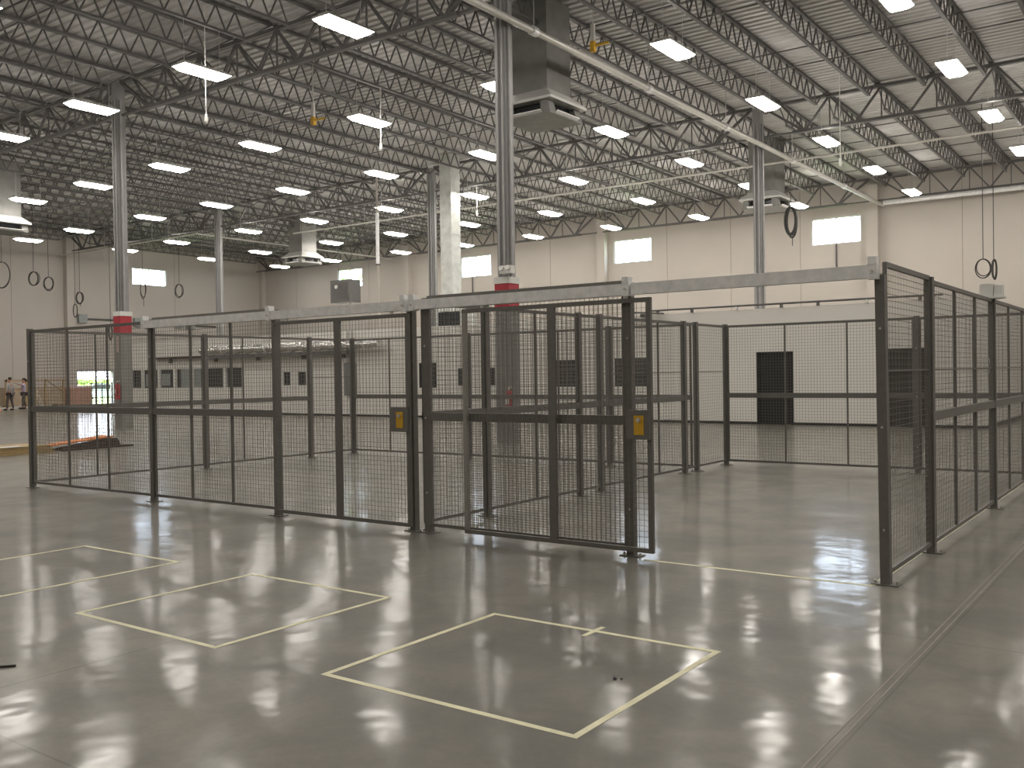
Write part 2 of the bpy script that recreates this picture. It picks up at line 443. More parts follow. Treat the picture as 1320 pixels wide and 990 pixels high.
for j, y in enumerate(LY):
    z = 9.73; wt = zdeck(y)-.74-z; lp = None
    for i, x in enumerate(LX):
        lab = 'high bay light, %s from the left wall in the %s' % (ordw(i+1), ROWN[j])
        if lp is None or i == 2:
            lp = make_light(wt if i > 1 else wt+.68); lp.location = (x,y,z); lp['label'] = lab; lp['group'] = 'high bay lights in a regular grid'
        else: dup(lp, (x,y,z), lab)
for j, y in enumerate((3.4, -3., -9.4)):  # unseen rows, added for their light and floor reflections
    for i, x in enumerate((-52,-41.5,-31,-21,-10.5,0,10.5)):
        dup(lp, (x,y,9.73), 'unseen high bay light behind the camera, %s from the left, %s' % (ordw(i+1), ('nearest row','middle row','farthest row')[j]))

# ------------------------------------------------------------------ cages
Y0, HP, XD, X1, X0C = 7.5, 2.45, -6.69, -1.94, -14.6
YBL, YBR = 14.38, 15.58
def wires(mb, a, b, z0, z1, pitch=.05, w=.0033):
    a = Vector(a); b = Vector(b); d = b-a; ln = d.length; d.normalize()
    nn = int(ln/pitch)
    for i in range(1, nn+1):
        p = a + d*(i*ln/(nn+1)); mb.bar((p.x,p.y,z0), (p.x,p.y,z1), w, caps=False)
    nz = int((z1-z0)/pitch)
    off = Vector((-d.y, d.x, 0))*w
    for i in range(1, nz+1):
        z = z0 + i*(z1-z0)/(nz+1); mb.bar((a.x+off.x,a.y+off.y,z), (b.x+off.x,b.y+off.y,z), w, caps=False)
def panel(a, b, label, mid=True, n=3, stiff=False, top=2.43, midt=.085):
    a = Vector((a[0],a[1],0)); b = Vector((b[0],b[1],0)); d = (b-a).normalized(); o = .036
    a2 = a+d*o; b2 = b-d*o; ln = (b2-a2).length; base = a2
    rz = math.atan2(d.y, d.x)
    t = thing('mesh_panel', label, 'mesh panel', base, rz, 'wire mesh wall panels of the cages')
    fr = MB()
    fr.box(0,ln,-.015,.015,.07,.105).box(0,ln,-.015,.015,top-.04,top)
    fr.box(0,.03,-.015,.015,.105,top-.04).box(ln-.03,ln,-.015,.015,.105,top-.04)
    obj('frame', fr, M['cage'], t)
    w = MB(); wires(w, (.03,0,0), (ln-.03,0,0), .105, top-.04); obj('wire_mesh', w, M['wire'], t)
    for i in range(1, n):
        x = ln*i/n; obj('seam_bar', MB().box(x-.012,x+.012,-.014,.014,.105,top-.04), M['cage'], t)
    if mid: obj('mid_rail', MB().box(-.0,ln,-.03,.02,1.215-midt/2,1.215+midt/2), M['cage'], t)
    if stiff: obj('stiffener_rod', MB().box(.03,ln-.03,-.01,.01,1.622,1.636), M['cage'], t)
    return t
def post(x, y, label, top=HP, lean=0.):
    t = thing('cage_post', label, 'post', (x,y,0), 0, 'square steel posts of the cages')
    s = MB().box(-.036,.036,-.036,.036,.008,top)
    if lean: t.rotation_euler = (0, lean, 0)
    obj('post_shaft', s, M['cage'], t)
    obj('base_plate', MB().box(-.1,.1,-.06,.06,0,.009), M['cage'], t)
    for sx in (-.08,.08): obj('anchor_bolt', MB().cyl((sx,0,.009), (sx,0,.03), .011, n=6), M['bolt'], t)
    sc = MB()
    for z in (.42,1.2,1.95): sc.cyl((0,-.036,z), (0,-.043,z), .010, n=8)
    obj('screw', sc, M['bolt'], t)
    return t
# front line posts
post(X0C, Y0, 'dark steel post at the far left front corner of the left cage')
post(-11.41, Y0, 'dark steel front post of the left cage where its left sliding track begins')
post(-8.89, Y0, 'dark steel front post at the left edge of the closed sliding gate')
post(-6.73, Y0, 'dark steel front post behind the yellow lock plate of the closed gate')
post(-6.54, Y0+.02, 'dark steel post right beside the gate post, at the left end of the right cage')
post(-4.13, Y0, 'dark steel front post crossing the open sliding gate beside its lock')
post(X1, Y0, 'dark steel post at the nearest corner of the right cage, slightly leaning', 2.36, -.008)
for y, l in ((9.01,'second'), (12.18,'third'), (YBR,'last')):
    post(X1, y, 'dark steel post, %s in the right side wall from the front' % l)
# left wall
for y, l in ((10.67,'first'), (13.17,'second'), (YBL,'corner')):
    post(X0C, y, 'dark steel %s post in the left side wall of the left cage' % l)
for x, l in ((-11.46,'left'), (-8.33,'right')): post(x, YBL, 'dark steel %s post inside the rear wall run of the left cage' % l)
# divider
for y, l in ((8.72,'first'), (10.75,'second'), (11.3,'third'), (13.93,'fourth'), (14.38,'fifth'), (YBR,'sixth and last')):
    post(XD, y, 'dark steel post, %s along the divider between the two cages from the front' % l)
post(-3.54, YBR, 'dark steel post in the rear wall of the right cage before the second black door')
# panels front
panel((X0C,Y0), (-11.41,Y0), 'mesh panel with mid rail at the left end of the cage front')
panel((-11.41,Y0), (-8.89,Y0), 'mesh panel with mid rail left of the closed sliding gate', top=2.47)
panel((-6.54,Y0), (-4.13,Y0), 'mesh panel with mid rail behind the open sliding gate', top=2.47, n=1)
# right side wall
panel((X1,Y0), (X1,9.01), 'narrow mesh panel beside the nearest corner post of the right cage', mid=False, n=1, stiff=True, top=2.46)
panel((X1,9.01), (X1,12.18), 'mesh panel with pale mid rail in the middle of the right side wall', stiff=True)
panel((X1,12.18), (X1,YBR), 'mesh panel at the rear of the right side wall by the picture edge', stiff=True)
# left side wall
panel((X0C,Y0), (X0C,10.67), 'mesh panel first in the left side wall behind the front corner', n=3)
panel((X0C,10.67), (X0C,13.17), 'mesh panel second in the left side wall of the left cage')
panel((X0C,13.17), (X0C,YBL), 'short mesh panel at the rear of the left side wall', mid=False, n=1, stiff=True)
# rear wall of the left cage
panel((X0C,YBL), (-11.46,YBL), 'mesh panel in the rear wall of the left cage, leftmost')
panel((-11.46,YBL), (-8.33,YBL), 'mesh panel in the rear wall of the left cage, middle')
panel((-8.33,YBL), (XD-.04,YBL), 'mesh panel in the rear wall of the left cage, next to the divider', n=1)
# divider
panel((XD,Y0+.08), (XD,8.72), 'mesh panel of the cage divider nearest the front', n=1)
panel((XD,8.72), (XD,10.75), 'mesh panel of the cage divider behind the first divider post', n=2)
panel((XD,10.75), (XD,11.3), 'very narrow mesh panel between two close divider posts', n=1)
panel((XD,11.3), (XD,13.93), 'mesh panel of the cage divider before the rear pair of posts', stiff=True)
panel((XD,13.93), (XD,14.38), 'very narrow mesh panel at the rear pair of divider posts', n=1, mid=False)
panel((XD,14.38), (XD,YBR), 'last mesh panel of the divider at the rear corner', n=1, mid=False, stiff=True)
panel((XD,YBR), (-3.54,YBR), 'wide mesh panel in the rear wall before the first black door')
panel((-3.54,YBR), (X1,YBR), 'mesh panel closing the rear wall at the right corner', n=2)

# sliding tracks
def track(x0, x1, label, y=7.425, z=2.33, cap_l=True, cap_r=True):
    t = thing('sliding_track', label, 'gate track', (x0, y, z), 0, 'galvanised sliding gate tracks'); ln = x1-x0
    r = MB().box(0,ln,-.03,.03,.085,.10).box(0,ln,-.034,-.03,0,.10).box(0,ln,.03,.034,0,.10)
    r.box(0,ln,-.03,-.012,0,.004).box(0,ln,.012,.03,0,.004)
    obj('rail', r, M['galv'], t)
    for q, on in ((.03, cap_l), (ln-.03, cap_r)):
        if on:
            obj('bracket', MB().box(q-.035,q+.035,-.045,.04,-.01,.115).box(q-.03,q+.03,-.05,.04,.1,.16), M['galv'], t)
            obj('bracket_bolt', MB().cyl((q,-.045,.05), (q,-.062,.05), .012, n=6), M['bolt'], t)
track(-11.47, -8.93, 'galvanised gate track above the fixed panel left of the closed gate', cap_r=False)
track(-8.93, -6.72, 'galvanised gate track over the closed sliding gate')
track(-6.66, -4.07, 'galvanised gate track over the open sliding gate')
track(-4.05, -1.96, 'galvanised gate track spanning the open doorway of the right cage', cap_l=False)
def gate(x0, x1, y, label, light):
    t = thing('sliding_gate', label, 'gate', (x0, y, 0), 0, 'sliding mesh gates'); w = x1-x0
    s = .045; top = 2.30
    obj('frame', MB().box(0,w,-.018,.018,.055,.095).box(0,w,-.018,.018,top-.04,top).box(w-s,w,-.018,.018,.095,top-.04), M['cage'], t)
    obj('stile', MB().box(0,s,-.018,.018,.095,top-.04), M['gatelt'] if light else M['cage'], t)
    if light: t.children[-1]['label'] = 'paler grey left stile'
    obj('centre_stile', MB().box(w*.505-.04,w*.505+.04,-.018,.018,.095,top-.04), M['cage'], t)
    m = MB(); wires(m, (s,0,0), (w-s,0,0), .095, top-.04); obj('wire_mesh', m, M['wire'], t)
    pl = obj('lock_plate', MB().box(w-.235,w-.005,-.05,.02,1.055,1.315), M['cage'], t)
    obj('cover_plate', MB().box(w-.155,w-.06,-.056,-.05,1.095,1.265), M['yellow'], pl)
    obj('knob', MB().cyl((w-.105,-.056,1.225), (w-.105,-.075,1.225), .02, n=10), M['bolt'], pl)
    for q in (.25, w-.25): obj('trolley', MB().box(q-.02,q+.02,-.008,.008,top,top+.06).cyl((q,-.02,top+.07), (q,.02,top+.07), .024, n=10), M['bolt'], t)
gate(-8.86, -6.70, 7.425, 'closed sliding mesh gate with yellow lock plate in the left cage front', False)
gate(-5.98, -3.87, 7.425, 'open sliding mesh gate pushed left across the fixed panel of the right cage', True)
# things on the posts
t = thing('sensor_box', 'clear white plastic sensor box on top of a right side wall post', 'sensor', (X1, 12.18, HP))
obj('case', MB().box(-.11,.03,-.12,.04,.0,.15), M['white'], t)
obj('side_case', MB().box(.035,.12,-.1,.04,.0,.13), M['white'], t)
obj('mount_plate', MB().box(-.14,.14,-.14,.06,-.02,0), M['white'], t)
c = MB()
for q in range(3):
    pts = [(X1-.05-.02*q+.035*math.sin(a), 12.12, 1.66+.1*math.cos(a)) for a in [i*math.pi/10 for i in range(21)]]
    c.tube(pts, .005)
tag(obj('cable_loop', c, M['white']), 'small loop of white cable tied on a right side wall post', 'cable')

# ------------------------------------------------------------------ floor tape
def tape(x0, x1, y0, y1, label, tick=False, w=.038):
    m = MB(); z = .0015
    m.box(x0,x1,y0-w/2,y0+w/2,.0003,z).box(x0,x1,y1-w/2,y1+w/2,.0003,z)
    m.box(x0-w/2,x0+w/2,y0-w/2,y1+w/2,.0003,z+.0004).box(x1-w/2,x1+w/2,y0-w/2,y1+w/2,.0003,z+.0004)
    if tick: m.box(-3.15,-3.115,y1-.14,y1+.11,.0003,z+.0005)
    tag(obj('tape_square', m, M['tape']), label, 'floor tape', 'yellow tape squares on the floor')
tape(-3.93, -2.3, 3.62, 5.18, 'yellow tape square on the floor nearest the camera, with a cross tick', True)
tape(-6.44, -4.89, 3.61, 5.14, 'yellow tape square on the floor, the middle one of three')
tape(-8.98, -7.45, 3.56, 5.12, 'yellow tape square on the floor cut by the left picture edge')
tag(obj('tape_line', MB().box(-3.95,-2.02,7.37,7.41,.0003,.0016).box(-2.04,-2.0,7.41,15.4,.0003,.0016), M['tape']),
    'yellow tape line across the open doorway and along the right side wall', 'floor tape')
trim(MB().box(-1.345,-1.335,-6,27.6,.0002,.0012).box(-1.305,-1.295,-6,27.6,.0002,.0012), mat('joint filler', (.24,.22,.18), .5, 0, .15, 6))
o = obj('pencil_stub', MB().bar((-5.66,2.60,.006), (-5.55,2.73,.006), .012), M['cable']); tag(o, 'short dark stick lying on the floor at the left picture edge', 'stick')
m_ = MB()
for dx, dy, s in ((0,0,.012),(.03,.02,.008),(-.02,.03,.006)): m_.ball((-2.55+dx,4.42+dy,s*.5), s, s, s*.5, 8, 5)
tag(obj('dirt_crumbs', m_, M['cable'], None), 'dark crumbs on the floor beside the nearest tape square', 'debris', kind='stuff')

# ------------------------------------------------------------------ office block
BX0, BX1, BY, BH = -45.5, -4.55, 27.75, 3.5
DOORS = [(-10.9,-9.78,0,2.19), (-7.12,-6.02,0,2.19)]
WINS = [(-44.3,-43.1,1.17,2.14,'pale'), (-42.95,-41.75,1.17,2.14,'part'), (-41.56,-40.45,1.17,2.14,'reflected_panel'), (-40.25,-39.0,1.17,2.14,'reflected_slats'),
        (-38.9,-36.6,1.17,2.14,'half'), (-36.42,-35.22,1.17,2.14,'dark'), (-32.5,-31.95,1.25,1.9,'dark'), (-31.55,-30.95,1.25,1.9,'dark'),
        (-24.55,-23.66,1.15,2.11,'dark'), (-22.6,-22.08,1.22,1.88,'dark'), (-21.42,-20.86,1.22,1.88,'dark'),
        (-18.32,-17.16,1.17,2.09,'blind'), (-15.85,-14.63,1.17,2.11,'blind')]
struct('wall_office_front', wall_holes('y', BY, .15, BX0, BX1, 0, BH, [d for d in DOORS]+[w[:4] for w in WINS]), M['officewall'])
struct('wall_office_right', MB().box(BX1-.15, BX1, BY+.15, YB-.01, 0, BH), M['officewall'])
struct('wall_office_left', MB().box(BX0, BX0+.15, BY+.15, YB-.01, 0, BH), M['officewall'])
def with_holes(name, x0, x1, y0, y1, z0, z1, m):
    mb = MB(); s = .23
    cols = [c for c in CX if x0 < c < x1]; xs = [x0] + [v for c in cols for v in (c-s, c+s)] + [x1]
    for i in range(0, len(xs)-1):
        if i % 2 == 0: mb.box(xs[i], xs[i+1], y0, y1, z0, z1)
        else: mb.box(xs[i], xs[i+1], y0, 33.85-s, z0, z1).box(xs[i], xs[i+1], 33.85+s, y1, z0, z1)
    return struct(name, mb, m)
with_holes('ceiling_office', BX0+.15, BX1-.15, BY+.15, YB-.45, BH-.15, BH-.02, M['officewall'])
bb = MB(); xs = [BX0, DOORS[0][0], DOORS[0][1], DOORS[1][0], DOORS[1][1], BX1+.02]
for i in (0,2,4): bb.box(xs[i], xs[i+1], BY-.021, BY, 0, .075)
struct('baseboard_office_front', bb, M['base'])
struct('baseboard_office_right', MB().box(BX1, BX1+.02, BY, YB-.01, 0, .10), M['base'])
for i, (a, b, z0, z1) in enumerate(DOORS):
    d = struct('door_%d' % (i+1), MB().box(a,a+.05,BY-.02,BY+.15,0,z1).box(b-.05,b,BY-.02,BY+.15,0,z1).box(a+.05,b-.05,BY-.02,BY+.15,z1-.05,z1), M['black'])
    obj('door_leaf', MB().box(a+.055,b-.055,BY+.04,BY+.085,.01,z1-.055), M['black'], d)
    hd = obj('door_handle', MB().cyl((b-.13,BY+.04,1.02), (b-.13,BY-.03,1.02), .012, n=8).cyl((b-.13,BY-.03,1.02), (b-.25,BY-.03,1.02), .010, n=8), M['heater'], d)
for i, (a, b, z0, z1, kd) in enumerate(WINS):
    t = .04
    w = struct('window_%d' % (i+10), MB().box(a,b,BY-.012,BY+.12,z0,z0+t).box(a,b,BY-.012,BY+.12,z1-t,z1).box(a,a+t,BY-.012,BY+.12,z0+t,z1-t).box(b-t,b,BY-.012,BY+.12,z0+t,z1-t),
               M['whiteframe'] if i < 8 else M['blind'])
    obj('pane', MB().box(a+t,b-t,BY+.06,BY+.07,z0+t,z1-t), M['dkwin'], w)
    if kd == 'pale': obj('blind', MB().box(a+t,a+t+.35,BY+.03,BY+.05,z0+t,z1-t), M['pale'], w)
    if kd == 'reflected_panel': obj('pale_panel', MB().box(a+.12,b-.35,BY+.03,BY+.05,z0+.14,z1-.25), M['pale'], w)  # pale panel standing in for a reflection in the glass
    if kd == 'part': obj('pale_panel', MB().box(a+.15,b-.5,BY+.03,BY+.05,z0+.1,z1-.25), M['pale'], w)
    if kd in ('reflected_slats', 'half'):
        m = MB(); q = a+(.38 if kd == 'reflected_slats' else .06); e = b-.05 if kd == 'reflected_slats' else a+.55
        while q < e: m.box(q, q+.07, BY+.02, BY+.045, z0+t, z1-t); q += .09
        obj('blind', m, M['pale'], w)  # the narrower window's pale strips stand in for a reflection
    if kd == 'blind':
        m = MB(); z = z0+.05
        while z < z1-.1: m.box(a+t, b-t, BY-.0, BY+.04, z, z+.085); z += .13
        obj('blind', m, M['blind'], w)

# canopy channel, foil duct, pipes on the block
t = thing('steel_channel', 'long dark steel channel on the office wall under the foil duct', 'steel channel', (0,0,0))
obj('flange', MB().box(-41.8,-37.6,BY-.25,BY,2.6,2.69), M['rust'], t)
obj('web_plate', MB().box(-37.6,-28.1,BY-.45,BY,2.56,2.70), M['truss'], t)
for x in (-40.5,-37,-34,-31,-28.6): obj('bracket', MB().box(x-.03,x+.03,BY-.2,BY,2.4,2.6), M['truss'], t)
m = MB(); pts = [(-37.65+i*.19, BY-.42+.012*math.sin(i*2.1), 2.92+.012*math.sin(i*1.3)) for i in range(61)]
n_ = 14; vs = []; fs = []
for i, p in enumerate(pts):
    r = .19*(1+.07*math.sin(i*math.pi/2)) if i % 4 else .17
    for q in range(n_):
        a = 2*math.pi*q/n_; vs.append((p[0], p[1]+r*math.cos(a), p[2]+r*math.sin(a)))
for i in range(60):
    for q in range(n_): fs.append((i*n_+q, i*n_+(q+1) % n_, (i+1)*n_+(q+1) % n_, (i+1)*n_+q))
fs += [tuple(range(n_)), tuple(60*n_+q for q in range(n_))]
m.add(vs, fs)
t = thing('foil_duct', 'long silver foil-wrapped duct lying along the office wall behind the left cage', 'duct')
obj('duct_wrap', m, M['foil'], t)
for x in (-36,-33,-30,-27): obj('strap', MB().cyl((x-.02,BY-.42,2.92), (x+.02,BY-.42,2.92), .205, n=18), M['galv'], t)
t = thing('electrical_panel', 'tall grey electrical panel on the office wall behind the closed gate', 'electrical panel', (-28.25, BY, 0))
obj('enclosure', MB().box(-.27,.27,-.16,0,.84,2.2), M['elec'], t)
obj('panel_door', MB().box(-.24,.24,-.175,-.16,.88,2.16), M['elec'], t)
obj('latch', MB().box(.17,.2,-.19,-.175,1.5,1.6), M['bolt'], t)
obj('conduit', MB().cyl((-.1,-.08,2.2), (-.1,-.08,3.5), .03, n=8).cyl((.12,-.08,2.2), (.12,-.08,3.5), .03, n=8).cyl((0,-.08,.02), (0,-.08,.84), .04, n=8), M['conduit'], t)
t = thing('sprinkler_pipe', 'thin dark sprinkler pipe along the top edge of the office block wall', 'pipe')
obj('pipe_run', MB().cyl((-14.6,BY-.08,3.62), (-5.6,BY-.08,3.62), .03, n=8), M['truss'], t)
for x in (-14.2,-13.0,-11.5,-10.1,-9.0,-7.6,-6.2,-5.75): obj('bracket', MB().box(x-.03,x+.03,BY-.1,BY+.03,3.5,3.6), M['white'] if int(x*2) % 2 else M['truss'], t)
t = thing('sprinkler_pipe', 'short dark pipe end poking up behind the open gate over the divider', 'pipe')
obj('pipe_run', MB().bar((-15.2,BY-.3,3.6), (-13.9,BY-.3,3.5), .2,.05), M['truss'], t)
obj('bracket', MB().box(-14.7,-14.6,BY-.32,BY+.02,3.42,3.52), M['truss'], t)

# air handler on the block roof + duct + other rooftop pieces
t = thing('air_handler', 'grey air handling unit on the office block roof under the square duct', 'air handler', (-26.6, 32.6, BH))
obj('casing', MB().box(-.75,.75,-.5,.5,.08,1.1), M['duct'], t)
obj('grille', MB().box(-.6,.6,-.52,-.5,.25,.9), M['dkwin'], t)
obj('rail', MB().box(-.7,-.6,-.5,.5,-.02,.08).box(.6,.7,-.5,.5,-.02,.08), M['truss'], t)
t = thing('air_duct', 'square sheet metal duct dropping from the roof beside a column', 'duct', (-27.2, 33.0, 0))
obj('duct_shaft', MB().box(-.32,.32,-.32,.32,5.45,zdeck(33)-.02), M['duct'], t)
obj('duct_elbow', MB().prism([(-.32,5.45),(.32,5.45),(.32,5.1),(.05,4.85),(-.32,4.6),(-.75,4.6),(-.75,4.95),(-.45,5.1)], -.3,.3), M['duct'], t)
for z in (6.6,7.9,9.2): obj('duct_flange', MB().box(-.345,.345,-.345,.345,z,z+.035), M['duct'], t)
t = thing('vent_pipe', 'bright silver vertical pipe hanging from the roof left of the square duct', 'pipe', (-31.7, 33.0, 0))
obj('pipe_run', MB().cyl((0,0,6.95), (0,0,9.4), .085, n=12), M['galv'], t)
obj('pipe_cap', MB().cyl((0,0,6.91), (0,0,6.97), .11, n=12), M['truss'], t)
obj('stem', MB().cyl((0,0,3.5), (0,0,6.91), .055, n=8), M['wall'], t); obj('roof_sleeve', MB().cyl((0,0,9.4), (0,0,zdeck(33)), .05, n=8), M['wall'], t)
t = thing('unit_heater', 'grey box unit heater hanging in front of the leftmost back wall window', 'heater', (-33.1, 32.2, 5.15))
obj('casing', MB().box(-.66,.66,-.35,.35,0,1.08), M['heater'], t)
obj('louver', (lambda m: [m.box(-.5,.5,-.37,-.35,.15+.1*i,.2+.1*i) for i in range(8)] and m)(MB()), M['truss'], t)
obj('flue_sleeve', MB().cyl((-.2,-.36,.75), (-.2,-.44,.75), .09, n=12), M['white'], t)
for s in (-.45,.45): obj('hanger_rod', MB().cyl((s,0,1.08), (s,0,5.4), .015, n=6), M['truss'], t)
obj('gas_pipe', MB().cyl((.3,0,-1.65), (.3,0,0), .03, n=8).cyl((-.1,0,-.12), (.3,0,-.12), .025, n=8), M['conduit'], t)

def diffuser(x, y, z, label):
    t = thing('air_diffuser', label, 'air diffuser', (x, y, z), 0, 'square air diffusers under the roof')
    s = .80
    obj('bottom_plate', MB().box(-s,s,-s,s,0,.03), M['ductshade'], t)
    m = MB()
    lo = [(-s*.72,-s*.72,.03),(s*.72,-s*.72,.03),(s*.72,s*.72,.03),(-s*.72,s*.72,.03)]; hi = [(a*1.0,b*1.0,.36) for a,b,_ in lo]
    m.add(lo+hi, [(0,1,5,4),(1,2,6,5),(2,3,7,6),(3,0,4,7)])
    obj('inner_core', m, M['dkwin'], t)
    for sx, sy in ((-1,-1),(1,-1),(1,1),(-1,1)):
        obj('corner_post', MB().prism([(sx*s*.62,.03),(sx*s*1.0,.03),(sx*s*.9,.36),(sx*s*.62,.36)], *sorted((sy*s*.62, sy*s*.98))), M['ductshade'], t)
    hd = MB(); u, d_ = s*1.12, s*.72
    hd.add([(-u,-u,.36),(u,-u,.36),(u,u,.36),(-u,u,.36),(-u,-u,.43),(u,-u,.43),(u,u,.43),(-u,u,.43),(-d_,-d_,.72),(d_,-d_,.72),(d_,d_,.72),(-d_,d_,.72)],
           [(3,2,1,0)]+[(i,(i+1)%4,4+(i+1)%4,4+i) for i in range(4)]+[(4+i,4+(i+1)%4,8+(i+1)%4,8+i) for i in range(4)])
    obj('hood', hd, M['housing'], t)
    obj('duct_shaft', MB().box(-d_,d_,-d_,d_,.72,zdeck(y)-z-.02), M['ductshade'], t)
    for i in range(4):
        a = i*math.pi/2; c_, s_ = math.cos(a), math.sin(a)
        p = lambda u_, v_, w_: (u_*c_-v_*s_, u_*s_+v_*c_, w_)
        obj('vane', MB().add([p(-.55,-s*1.1,.08), p(.55,-s*1.1,.08), p(.55,-s*.98,.03), p(-.55,-s*.98,.03), p(-.55,-s*1.1,.1), p(.55,-s*1.1,.1), p(.55,-s*.98,.05), p(-.55,-s*.98,.05)],
            [(0,1,2,3),(7,6,5,4),(0,4,5,1),(1,5,6,2),(2,6,7,3),(3,7,4,0)]), M['galv'], t)
diffuser(-14.45, 21.5, 8.45, 'large square air diffuser and duct right of the near red-banded column')
diffuser(-14.9, 39.3, 8.45, 'square air diffuser behind the column right of the coiled cable')
diffuser(-44.0, 39.3, 8.45, 'square air diffuser in front of the back wall near the left corner')
diffuser(-44.3, 21.6, 8.45, 'square air diffuser high at the left picture edge')

# ------------------------------------------------------------------ roof pipes
t = thing('sprinkler_main', 'thick pale pipe running diagonally under the roof towards the right pilaster', 'pipe')
obj('pipe_run', MB().cyl((-12.75,8,9.77), (-12.75,49.4,9.77), .085, n=14), M['pipe'], t)
for y in (18.7,24.5,30,36.4,43):
    obj('coupling', MB().cyl((-12.75,y-.1,9.77), (-12.75,y+.1,9.77), .115, n=14), M['galv'], t)
    obj('hanger_rod', MB().cyl((-12.75,y,9.86), (-12.75,y,zdeck(y)-.05), .014, n=6), M['bolt'], t)
def branch(x0, x1, y, z, label, r=.045):
    t = thing('branch_pipe', label, 'pipe', (0,0,0), 0, 'branch pipes under the roof')
    obj('pipe_run', MB().cyl((x0,y,z), (x1,y,z), r, n=10), M['pipe'], t)
    for q in range(int((x1-x0)/5)+1):
        x = x0+.6+q*5
        if x < x1: obj('hanger_rod', MB().cyl((x,y,z+r), (x,y,zdeck(y)-.05), .01, n=5), M['bolt'], t)
branch(-41.5, 12, 36.4, 9.77, 'thin pale pipe crossing under the roof behind the square duct, to the right edge')
branch(-60.4, -45.5, 32.9, 9.77, 'thin pale pipe crossing near the left wall above the coiled cables')
t = thing('branch_pipe', 'thin pale pipe running towards the back wall above the unit heater', 'pipe', (0,0,0), 0, 'branch pipes under the roof')
obj('pipe_run', MB().cyl((-45.6,33,9.77), (-45.6,49.4,9.77), .05, n=10), M['pipe'], t)
for y in (36,41,46): obj('hanger_rod', MB().cyl((-45.6,y,9.82), (-45.6,y,zdeck(y)-.05), .01, n=5), M['bolt'], t)
t = thing('wall_pipe', 'silver pipe running along the top of the back wall at the right', 'pipe')
obj('pipe_run', MB().cyl((-12.6,48.95,9.82), (10,48.95,9.82), .12, n=14), M['galv'], t)
for x in (-8.6,-2,4): obj('bracket', MB().box(x-.04,x+.04,48.9,YB-.0,9.94,10.0), M['truss'], t)

def yellow_bracket(x, y, z, label):
    t = thing('yellow_bracket', label, 'valve', (x, y, z), 0, 'yellow-armed brackets under the roof')  # small hanging bracket with a yellow arm
    obj('hanger', MB().box(-.05,.05,-.04,.04,.08,.55).cyl((0,0,.55), (0,0,zdeck(y)-z), .015, n=6), M['pipe'], t)
    obj('bracket_body', MB().box(-.06,.06,-.06,.06,-.16,.1), M['yellow'], t)
    obj('bracket_arm', MB().bar((.04,0,-.02), (.4,.12,.03), .05,.05), M['yellow'], t)
yellow_bracket(-12.5, 21.0, 10.0, 'small yellow-armed bracket above the thick pale roof pipe')
yellow_bracket(-22.9, 21.0, 9.85, 'small yellow-armed bracket hanging under the joists left of centre')

def drop_cord(x, y, z, label):
    t = thing('drop_cord', label, 'power cord', (x, y, z), 0, 'power cords hanging from the roof')
    obj('cord', MB().cyl((0,0,.18), (0,0,zdeck(y)-z-.05), .012, n=6), M['white'], t)
    obj('plug', MB().cyl((0,0,0), (0,0,.2), .055, .035, n=10).box(-.03,.03,-.03,.03,-.05,0), M['white'], t)
drop_cord(-21.3, 15.75, 8.45, 'white power cord with plug hanging below the big light at upper left')
drop_cord(-21.2, 22.3, 8.9, 'white power cord hanging below a light left of the square duct')
drop_cord(-9.0, 30.0, 8.0, 'white power cord hanging left of the bright window near the right pilaster')
drop_cord(-26.6, 34.2, 8.9, 'white power cord hanging right of the square duct')

def coil(x, y, z, rw, rh, label, r=.02, turns=3, rot=.3, tail=0.):
    """z is the coil's middle"""
    t = thing('coiled_cable', label, 'cable', (x, y, z), rot, 'coiled cables hanging from the roof')
    m = MB(); rnd = random.Random(int(abs(x*77+y*13)))
    for q in range(turns):
        a_, b_ = rw*rnd.uniform(.85,1.05), rh*rnd.uniform(.9,1.05); ox = rnd.uniform(-.04,.04)
        m.tube([(ox+a_*math.sin(a), .03*(q-1), rh-b_+b_*math.cos(a)) for a in [i*math.pi/16 for i in range(33)]], r)
    obj('cable_coil', m, M['cable'], t)
    obj('cable_drop', MB().cyl((0,0,rh-.02), (0,0,zdeck(y)-z-.05), .014, n=6), M['cable'], t)
    if tail: obj('cable_tail', MB().cyl((.05,0,-rh-tail), (.05,0,-rh), .016, n=6), M['cable'], t)
yawv = math.pi*.2
coil(-53, 25.75, 7.45, .62, .72, 'largest coiled cable, cut by the left picture edge')
coil(-53, 27.5, 7.35, .38, .42, 'coiled cable hanging second from the left picture edge')
coil(-53, 28.35, 7.15, .33, .38, 'coiled cable hanging third from the left picture edge')
coil(-53, 30.2, 6.45, .27, .34, 'coiled cable beside the left wall pilaster, the upper of two', tail=.15)
coil(-53, 29.9, 5.7, .15, .38, 'narrow coiled cable beside the left wall pilaster, the lower of two')
coil(-53, 32.1, 4.5, .12, .45, 'narrow coiled cable hanging just left of the red-banded column', tail=.3)
coil(-53, 34.3, 7.2, .2, .55, 'narrow coiled cable hanging in front of the left wall window', tail=.5)
coil(-53, 36.9, 7.28, .32, .42, 'coiled cable hanging right of the left wall window')
coil(-13.62, 38.6, 7.75, .22, .6, 'thick dark coiled cable hanging by the column near the right pilaster', .04, 5, tail=.4)
coil(-6.35, 38.1, 5.22, .26, .34, 'coiled cable hanging over the right side wall, the left of two')
coil(-6.0, 38.1, 5.15, .07, .36, 'bundled cable hanging over the right side wall, the right of two', .025, 5)

